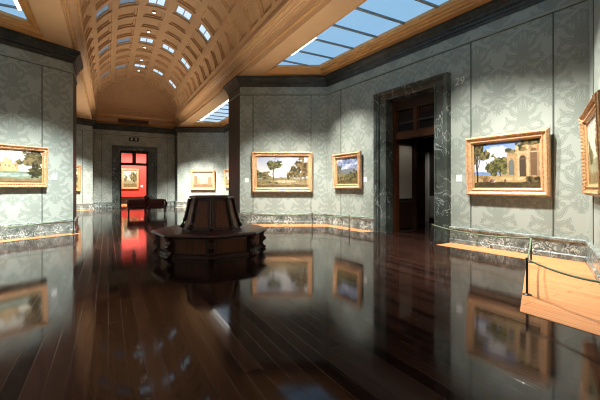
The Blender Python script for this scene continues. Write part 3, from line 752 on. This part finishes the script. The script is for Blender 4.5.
def painting(w, s0, s1, h0, h1, art, label, border=.165, gilt='gilt', tilt=2.2, dep=.11, out=.03, carve_amp=.016, group='framed landscape paintings'):
    """frame hung on wall w, leaning forward from its foot; local x along the wall, z up, -y into the room"""
    W, H = s1 - s0, h1 - h0
    base = w.at((s0 + s1) / 2, h0, out)
    t = thing('framed_painting', label, 'painting', base, w.rz, group)
    t.rotation_euler = (Matrix.Rotation(w.rz, 4, 'Z') @ Matrix.Rotation(R(tilt), 4, 'X')).to_euler()
    prof = [(0, 0), (0, dep * .72), (.10, dep * .86), (.14, dep), (.24, dep), (.30, dep * .88), (.36, dep * .72), (.52, dep * .55), (.62, dep * .55), (.68, dep * .68), (.76, dep * .68), (.82, dep * .5), (.93, dep * .36), (1, dep * .34), (1, dep * .1)]
    def relief(pr, name, mat, amp):
        mb = MB()
        cor = [(-1, 0, 1, 0), (1, 0, 1, 1), (1, 1, -1, 1), (-1, 1, -1, 0)]
        loops = []
        for f_, d in pr:
            q = f_ * border; C4 = [(-W / 2 + q, q), (W / 2 - q, q), (W / 2 - q, H - q), (-W / 2 + q, H - q)]; lp = []
            for e in range(4):
                a_, b_ = C4[e], C4[(e + 1) % 4]
                n_ = max(8, 2 * int((W if e % 2 == 0 else H) / .062))
                for i in range(n_):
                    u_ = i / n_
                    ln = (W if e % 2 == 0 else H) - 2 * q
                    edge = min(u_, 1 - u_) * ln
                    carve = .5 - .5 * math.cos(PI * i)                       # beading
                    big = max(0, 1 - edge / (border * 1.3))                  # corner cartouche
                    mid_ = max(0, 1 - abs(u_ - .5) * ln / (border * .9))     # centre cartouche
                    bump_ = amp * (carve * .55 + (big + .6 * mid_) * (.7 + .5 * math.sin(u_ * ln * 70))) if .2 < f_ < .8 else 0
                    lp.append((a_[0] + (b_[0] - a_[0]) * u_, -d - bump_, a_[1] + (b_[1] - a_[1]) * u_))
            loops.append(lp)
        mb.grid(loops, True, 0, False)
        return mb.build(name, mat, t)
    relief(prof[:12], 'frame', M[gilt], carve_amp)
    relief(prof[11:], 'inner_slip', M['slip'], 0)
    mb = MB(); mb.face([(-W / 2, 0, 0), (-W / 2, 0, H), (W / 2, 0, H), (W / 2, 0, 0)]); mb.build('backing_board', M['darkwood'], t)
    cw, chh = W - 2 * border, H - 2 * border
    me = bpy.data.meshes.new('canvas'); ny, nx = art.ny, art.nx
    xs = np.linspace(-cw / 2 - .004, cw / 2 + .004, nx); zs = np.linspace(border - .004, H - border + .004, ny)
    V = [(x, -dep * .2, z) for z in zs for x in xs]
    F = [(j * nx + i, j * nx + i + 1, (j + 1) * nx + i + 1, (j + 1) * nx + i) for j in range(ny - 1) for i in range(nx - 1)]
    me.from_pydata(V, [], F); ca = me.color_attributes.new('Col', 'FLOAT_COLOR', 'POINT')
    cc = np.ones((ny * nx, 4), np.float32); cc[:, :3] = np.clip(art.c.reshape(-1, 3), 0, 1); ca.data.foreach_set('color', cc.ravel())
    me.materials.append(M['paint']); o = bpy.data.objects.new('canvas', me); COL.objects.link(o); o.parent = t
    return t

painting(WR, 5.42, 7.08, 1.17, 2.47, art_ruins(), 'gilt framed landscape with tall stone ruins, on the wall right of the doorway', carve_amp=.004)
painting(WR, .54, 1.90, 1.30, 2.48, art_storm(), 'smaller gilt framed stormy blue mountain landscape, left of the doorway', border=.16)
painting(WE, .45, 2.64, 1.16, 2.62, art_tree(), 'wide gilt framed pale landscape with one round tree, on the end wall facing the room', border=.175)
painting(WL, .46, 2.46, 1.34, 2.44, art_castle(), 'gilt framed landscape with a castle and dark tree, on the left wall', border=.125)
painting(WN, .46, 2.36, 1.22, 2.56, art_wood(23), 'gilt framed painting cut by the right edge of the view', border=.18, gilt='gilt_dark', out=.02, dep=.1)
painting(WE2, .92, 2.51, 1.15, 2.48, art_harbour(), 'glowing golden harbour painting in a gilt frame, on the distant wall above the bench', border=.16)
painting(WL2, .5, 2.47, 1.1, 2.62, art_wood(29), 'gilt framed painting seen edge on beyond the left pier', border=.16, gilt='gilt_dark')
painting(WR2, .25, 1.7, 1.3, 2.5, art_wood(31), 'gilt framed painting just showing past the right pier', border=.15)
WRED = Wall((-4, RY), (8, RY))
painting(WRED, 4.94, 6.19, 1.2, 2.82, art_wood(19), 'gilt framed landscape on the red wall through the far doorway', border=.15)

# ------------------------------------------------------------------ wall cards
def card(w, s, h, label, wd=.14, ht=.16):
    mb = MB(); mb.box((0, 0, 0), (wd, .008, ht))
    o = mb.build('wall_label', M['card'], None); o.location = w.at(s, h, .006); o.rotation_euler = (0, 0, w.rz)
    tag(o, label, 'label card', 'white label cards beside the paintings')
card(WR, 2.0, 1.59, 'small white card right of the stormy mountain painting')
card(WR, 5.17, 1.56, 'small white card left of the painting of ruins')
card(WE, .25, 1.60, 'small white card left of the round tree painting, by the pier')
card(WL, WL.L - .50, 1.63, 'small white card right of the castle painting')
card(WRED, 6.42, 1.42, 'small white card on the red wall beside the landscape', .16, .18)

# number over the doorway side
cu = bpy.data.curves.new('digits', 'FONT'); cu.body = '29'; cu.size = .25; cu.extrude = .006; cu.align_x = 'CENTER'; cu.shear = .12
to = bpy.data.objects.new('digits', cu); COL.objects.link(to)
bpy.context.view_layer.update()
me = bpy.data.meshes.new_from_object(to.evaluated_get(bpy.context.evaluated_depsgraph_get()))
bpy.data.objects.remove(to)
me.materials.clear(); me.materials.append(M['ornum'])
o = bpy.data.objects.new('room_number', me); COL.objects.link(o)
o.location = WR.at(5.18, 3.79, .008); o.rotation_euler = (PI / 2, 0, WR.rz)
tag(o, 'pale number 29 lettered on the green wall beside the doorway', 'room number')

# ------------------------------------------------------------------ rope barriers
pp = MB(); 
posts = [((4.40, 11.45), 'low black rope post nearest the right pier'),
         ((6.16, 10.20), 'low black rope post in front of the wall corner right of the round tree painting'),
         ((6.62, 8.72), 'low black rope post below the stormy mountain painting'),
         ((6.82, 5.72), 'low black rope post at the right side of the doorway'),
         ((6.57, 3.36), 'low black rope post near the wall below the painting of ruins'),
         ((4.58, 2.39), 'low black rope post nearest the camera on the right'),
         ((-.86, 11.82), 'low black rope post at the left pier'),
         ((-3.0, 9.9), 'low black rope post by the left wall corner')]
first = None
for (x, y), lb in posts:
    if first is None:
        t = thing('rope_post', lb, 'barrier post', (x, y, .004), 0, 'low rope barrier posts')
        b_ = MB(); b_.lathe([(.055, 0), (.055, .006), (.03, .014), (.016, .02)], 18); b_.build('base', M['black'], t)
        b_ = MB(); b_.lathe([(.0135, .018), (.0135, .43)], 12); b_.build('pole', M['black'], t)
        b_ = MB(); b_.lathe([(.014, .43), (.02, .435), (.02, .45), (.012, .462), (.001, .466)], 12); b_.build('cap', M['black'], t)
        first = t
    else:
        t = first.copy(); COL.objects.link(t); t.location = (x, y, .004); t['label'] = lb
        for ch in first.children:
            q = ch.copy(); COL.objects.link(q); q.parent = t
def rope(a, b, label, sag=.07, ha=.44, hb=.44):
    pts = []; D_ = math.dist(a, b); g_ = .021 / D_
    a, b = lerp(a, b, g_), lerp(a, b, 1 - g_)
    for i in range(17):
        f_ = i / 16; pts.append((a[0] + (b[0] - a[0]) * f_, a[1] + (b[1] - a[1]) * f_, .004 + ha + (hb - ha) * f_ - 4 * sag * f_ * (1 - f_)))
    mb = MB(); mb.tube(pts, .0125, 8)
    tag(mb.build('barrier_rope', M['rope']), label, 'rope', 'green barrier ropes')
P_ = [p for p, _ in posts]
rope(P_[0], P_[1], 'green rope slung in front of the round tree painting')
rope(P_[1], P_[2], 'green rope slung below the stormy mountain painting')
rope(P_[2], tuple(WR.at(2.35, 0, .01)[:2]), 'green rope ending at the left side of the door surround', .03)
rope(P_[3], P_[4], 'long green rope slung in front of the painting of ruins', .08)
rope(P_[4], P_[5], 'green rope seen end on between the two posts at right', .05)
rope(P_[5], (4.155, 1.30), 'green rope running out of view at the right edge', .05)
rope(P_[7], P_[6], 'green rope slung along the left wall below the castle painting', .06)
rope(P_[0], (4.21, 12.0), 'short green rope tying the pier to its post', .02)

# ------------------------------------------------------------------ octagonal bench
BC = (1.96, 7.45)
bench = thing('octagonal_bench', 'octagonal dark wooden bench with a tapered central back, on the dark floor', 'bench', (BC[0], BC[1], 0), R(7.5))
def octp(r, z, k=None, off=PI / 8): return [(r * math.cos(off + PI / 4 * i), r * math.sin(off + PI / 4 * i), z) for i in range(8)]
def oct_loft(prof, cap0=True, cap1=True):
    mb = MB()
    for (r0, z0), (r1, z1) in zip(prof, prof[1:]):
        a, b = octp(r0, z0), octp(r1, z1)
        for i in range(8): mb.face([a[i], a[(i + 1) % 8], b[(i + 1) % 8], b[i]])
    if cap0: mb.face(list(reversed(octp(*prof[0]))))
    if cap1: mb.face(octp(*prof[-1]))
    return mb
plinth = oct_loft([(1.10, .002), (1.10, .06), (1.07, .075), (1.05, .08), (1.05, .39)]).build('plinth', M['mahog'], bench)
oct_loft([(1.12, .392), (1.19, .394), (1.215, .405), (1.222, .422), (1.215, .44), (1.195, .453), (1.16, .46), (.55, .462)]).build('seat', M['mahog_seat'], bench)
oct_loft([(1.06, .35), (1.085, .355), (1.085, .375), (1.12, .392)], False, False).build('apron', M['mahog'], bench)
# side panels between the brackets
for i in range(8):
    a0 = PI / 8 + PI / 4 * i; a1 = a0 + PI / 4
    mb = MB(); r_ = 1.066
    def pt(t, r, z):
        p = Vector((r * math.cos(a0), r * math.sin(a0), z)); q = Vector((r * math.cos(a1), r * math.sin(a1), z)); return p + (q - p) * t
    mb.face([pt(.14, r_, .095), pt(.86, r_, .095), pt(.86, r_, .345), pt(.14, r_, .345)])
    for (ta, tb, za, zb) in ((.14, .86, .095, .095), (.86, .86, .095, .345), (.86, .14, .345, .345), (.14, .14, .345, .095)):
        mb.face([pt(ta, r_ - .03, za), pt(tb, r_ - .03, zb), pt(tb, r_, zb), pt(ta, r_, za)])
    mb.build('base_panel', M['mahog_mid'], plinth)
# scrolled brackets at the eight corners
sc_prof = [(.98, .004), (1.165, .004), (1.18, .025), (1.17, .055), (1.12, .085), (1.105, .115), (1.12, .15), (1.16, .18), (1.18, .215), (1.165, .25), (1.125, .28), (1.12, .305), (1.145, .34), (1.17, .392), (.98, .392)]
for i in range(8):
    a = PI / 8 + PI / 4 * i; ca, sa = math.cos(a), math.sin(a); hw = .055
    mb = MB()
    lo = [(r * ca + hw * sa, r * sa - hw * ca, z) for r, z in sc_prof]; hi = [(r * ca - hw * sa, r * sa + hw * ca, z) for r, z in sc_prof]
    mb.face(lo[::-1] if False else lo); mb.face(hi[::-1])
    for j in range(len(lo)):
        k_ = (j + 1) % len(lo); mb.face([lo[j], hi[j], hi[k_], lo[k_]])
    o = mb.build('scroll_bracket', M['mahog'], bench)
    bm = bmesh.new(); bm.from_mesh(o.data); bmesh.ops.remove_doubles(bm, verts=bm.verts, dist=.0002); bmesh.ops.recalc_face_normals(bm, faces=bm.faces); bm.to_mesh(o.data); bm.free()
    bevel(o, .008)
# tapered back
hub = [(.60, .462), (.60, .50), (.585, .515), (.565, .56), (.515, .72), (.475, .88), (.445, 1.03), (.43, 1.085), (.43, 1.10)]
hubo = oct_loft(hub).build('backrest', M['mahog'], bench)
oct_loft([(.42, 1.098), (.45, 1.105), (.465, 1.12), (.465, 1.145), (.45, 1.158), (.43, 1.168)]).build('cap', M['mahog'], bench)
def hr(z):
    for (r0, z0), (r1, z1) in zip(hub, hub[1:]):
        if z0 <= z <= z1 and z1 > z0: return r0 + (r1 - r0) * (z - z0) / (z1 - z0)
    return hub[-1][0]
zs = [.535, .62, .72, .80, .88, .96, 1.03, 1.06]
for i in range(8):
    a0 = PI / 8 + PI / 4 * i; a1 = a0 + PI / 4; mb = MB()
    def pt(t, z, e):
        r = hr(z) + e; p = Vector((r * math.cos(a0), r * math.sin(a0), z)); q = Vector((r * math.cos(a1), r * math.sin(a1), z)); return p + (q - p) * t
    t0, t1 = .17, .83
    for z0, z1 in zip(zs, zs[1:]):
        mb.face([pt(t0, z0, .008), pt(t1, z0, .008), pt(t1, z1, .008), pt(t0, z1, .008)])
        mb.face([pt(t0, z0, -.01), pt(t0, z0, .008), pt(t0, z1, .008), pt(t0, z1, -.01)]); mb.face([pt(t1, z0, .008), pt(t1, z0, -.01), pt(t1, z1, -.01), pt(t1, z1, .008)])
    mb.face([pt(t0, zs[-1], .008), pt(t1, zs[-1], .008), pt(t1, zs[-1], -.01), pt(t0, zs[-1], -.01)])
    mb.build('back_panel', M['mahog_mid'], hubo)
for i in range(8):
    a = PI / 8 + PI / 4 * i; zz = [.50, .53, .57, .64, .72, .80, .88, .96, 1.04, 1.10]
    mb = MB(); pts = [((hr(z) + (.028 if z > .52 else .03)) * math.cos(a), (hr(z) + .028) * math.sin(a), z) for z in zz]
    mb.tube(pts, [.045, .04, .032, .03, .03, .03, .03, .032, .036, .04], 8)
    mb.build('corner_post', M['mahog'], hubo)

# ------------------------------------------------------------------ settee in front of the far doorway
st = thing('leather_settee', 'dark red leather double settee with turned legs, in front of the far doorway', 'settee', (1.68, 18.4, 0)); st.scale = (.93, .93, .93)
for sx in (-1, 1):
    mb = MB(); mb.box((sx * .47, -.05, .40), (.84, .62, .14)); bevel(mb.build('seat', M['leather'], st), .045, 4)
    mb = MB(); rows = []
    for f_, z, h in ((0, .46, .05), (.3, .62, .07), (.65, .76, .075), (.9, .8, .05), (1, .81, .015)):
        y = .22 + .06 * f_
        rows.append([(sx * .47 - .40, y - h, z), (sx * .47 + .40, y - h, z), (sx * .47 + .40, y + h, z), (sx * .47 - .40, y + h, z)])
    mb.grid(rows, True, 0, False); mb.face(rows[-1]); mb.face(rows[0][::-1]); bevel(mb.build('backrest', M['leather'], st), .02, 3)
    mb = MB(); mb.tube([(sx * .92, -.34, .60), (sx * .92, -.1, .625), (sx * .92, .1, .66), (sx * .92, .27, .74)], .05, 10); mb.box((sx * .92, -.04, .50), (.06, .5, .2))
    mb.build('arm', M['leather'], st)
    for x in (.10, .88):
        for y in (-.31, .22):
            mb = MB(); mb.lathe([(.018, .002), (.028, .03), (.02, .06), (.034, .15), (.024, .22), (.036, .28), (.036, .34)], 12, (sx * x, y, 0)); mb.build('leg', M['mahog'], st)
mb = MB(); mb.box((0, -.04, .34), (1.86, .58, .05)); bevel(mb.build('seat_rail', M['mahog'], st), .01)
mb = MB(); mb.lathe([(.10, .40), (.12, .5), (.09, .64), (.12, .76), (.16, .88), (.14, .96), (.07, 1.01), (.04, 1.06), (.001, 1.08)], 16, (0, .1, 0)); mb.build('finial', M['leather'], st)

# ------------------------------------------------------------------ fittings on the far wall
t = thing('emergency_light', 'small black box with two round lamps above the far doorway', 'emergency light', (1.485, YF, 4.37))
mb = MB(); mb.box((0, -.05, .11), (.58, .1, .22)); bevel(mb.build('body', M['black'], t), .01)
for x in (-.13, .13):
    mb = MB(); mb.lathe([(.001, 0), (.055, .002), (.06, -.01)], 14, (0, 0, 0)); o = mb.build('lamp', M['card'], t); o.location = (x, -.105, .11); o.rotation_euler = (PI / 2, 0, 0)
t = thing('ventilation_grille', 'long dark ventilation grille in the tan beam above the far doorway', 'grille', (1.47, YF - .16, 5.62))
mb = MB(); mb.box((0, .0, .0), (1.75, .05, .2)); mb.build('backing', M['darkpaint'], t)
mb = MB()
for x0, x1, z0, z1 in ((-.9, .9, .09, .12), (-.9, .9, -.12, -.09), (-.9, -.86, -.1, .1), (.86, .9, -.1, .1)): mb.box(((x0 + x1) / 2, -.03, (z0 + z1) / 2), (x1 - x0, .03, z1 - z0))
for i in range(3): mb.box((0, -.028, -.05 + .05 * i), (1.74, .02, .012))
mb.build('louvre', M['mahog_mid'], t)

# ------------------------------------------------------------------ light
def spot(loc, aim, power, size=50, blend=.7, col=(1, .93, .82), rad=.035):
    l = bpy.data.lights.new('spot', 'SPOT'); l.energy = power; l.spot_size = R(size); l.spot_blend = blend; l.color = col; l.shadow_soft_size = rad
    o = bpy.data.objects.new('spot', l); COL.objects.link(o); o.location = loc
    o.rotation_euler = (Vector(aim) - Vector(loc)).to_track_quat('-Z', 'Y').to_euler(); return o
def pic_spot(w, s, h, power, shift=0.0, dist=2.3, size=52, z=5.35, col=(1, .955, .885)):
    spot(w.at(s + shift, z, dist), w.at(s + shift * .25, 0, dist - 1.5), power * 2.05, 83, 1.0, col)
pic_spot(WR, 6.3, 1.1, 820, -1.2, 2.3)
pic_spot(WR, 1.25, 1.4, 820, .3, 2.1)
pic_spot(WE, 1.55, 1.4, 1650, 0, 2.8)
pic_spot(WL, 1.9, 1.35, 2500, .0, 3.1, col=(.97, 1, .97))
pic_spot(WN, 1.1, .6, 1050, .3, 2.2)
pic_spot(WE2, 1.5, .9, 4200, 0, 3.2)
pic_spot(WL2, 1.9, 1.3, 3600, 0, 3.2)
pic_spot(WR2, 1.0, 1.7, 700, 0, 2.3)
WLN = Wall(NL, DL); WLL = Wall(DL, CL); WRH = Wall(A0, (4.2, YB)); WLH = Wall((-.9, YB), NL)  # unseen walls; spots on them are added fill from the camera side
pic_spot(WLN, 1.7, 1.6, 900, 0, 2.4, 56); pic_spot(WLL, 5.8, 1.6, 900, 0, 2.2, 56); pic_spot(WLL, 2.2, 1.6, 900, 0, 2.2, 56)
pic_spot(WRH, 3.6, 1.6, 1300, 0, 3.2, 60); pic_spot(WLH, 3.6, 1.6, 1300, 0, 3.2, 60)
for x in (.4, 2.4): spot((x, 28.2, 4.8), (x + .3, RY - .6, 1.2), 1200, 100, .6, (1, .93, .85))
spot((1.65, 28.0, 4.8), (1.5, 27.6, 0), 500, 90, .6)
spot((10.2, 8.2, 3.9), (11.2, 9.5, .6), 90, 60, .8)
spot((7.9, 6.9, 3.0), (7.9, 7.7, 1.6), 14, 80, .8)
# added strip lights hidden behind both cornice lips, brighten the vault
def vault_fill(x, sgn, y0, y1, power):
    l = bpy.data.lights.new('vault_fill', 'AREA'); l.shape = 'RECTANGLE'; l.size = .05; l.size_y = y1 - y0; l.energy = power; l.color = (1, .86, .70)
    o = bpy.data.objects.new('vault_fill', l); COL.objects.link(o); o.location = (x, (y0 + y1) / 2, 5.975)
    o.rotation_euler = (0, R(180 + sgn * 28), 0)
vault_fill(HX1 - .19, 1, YB, YF - .3, 22); vault_fill(HX0 + .19, -1, YB, YF - .3, 22)
for x, y, z, e in ((1.96, 7.45, 1.25, 680), (1.68, 18.5, 1.0, 1050), (1.65, -2.5, 1.0, 600)):  # added uplights without fixtures, fill for the vault and soffits
    spot((x, y, z), (x, y, 9), e, 112, .5, (1, .86, .70), .15)

W_ = bpy.data.worlds.new('World'); SC.world = W_; W_.use_nodes = True
W_.node_tree.nodes['Background'].inputs['Color'].default_value = (.3, .4, .5, 1); W_.node_tree.nodes['Background'].inputs['Strength'].default_value = .02

# ------------------------------------------------------------------ camera
cam = bpy.data.cameras.new('Camera'); co = bpy.data.objects.new('Camera', cam); COL.objects.link(co)
cam.sensor_width = 36; cam.lens = 345 / 600 * 36; cam.shift_y = -13 / 600; cam.clip_end = 200; cam.clip_start = .05
co.location = (0, 0, 1.35); co.rotation_euler = (PI / 2, 0, -math.atan(192 / 345))
SC.camera = co
SC.view_settings.view_transform = 'Standard'; SC.view_settings.look = 'None'; SC.view_settings.gamma = 1; SC.view_settings.exposure = 0
SC.view_settings.use_curve_mapping = False
SC.cycles.use_denoising = True
SC.cycles.use_adaptive_sampling = False
SC.cycles.pixel_filter_type = 'BLACKMAN_HARRIS'; SC.cycles.filter_width = 1.1
SC.cycles.max_bounces = 8; SC.cycles.sample_clamp_indirect = 6
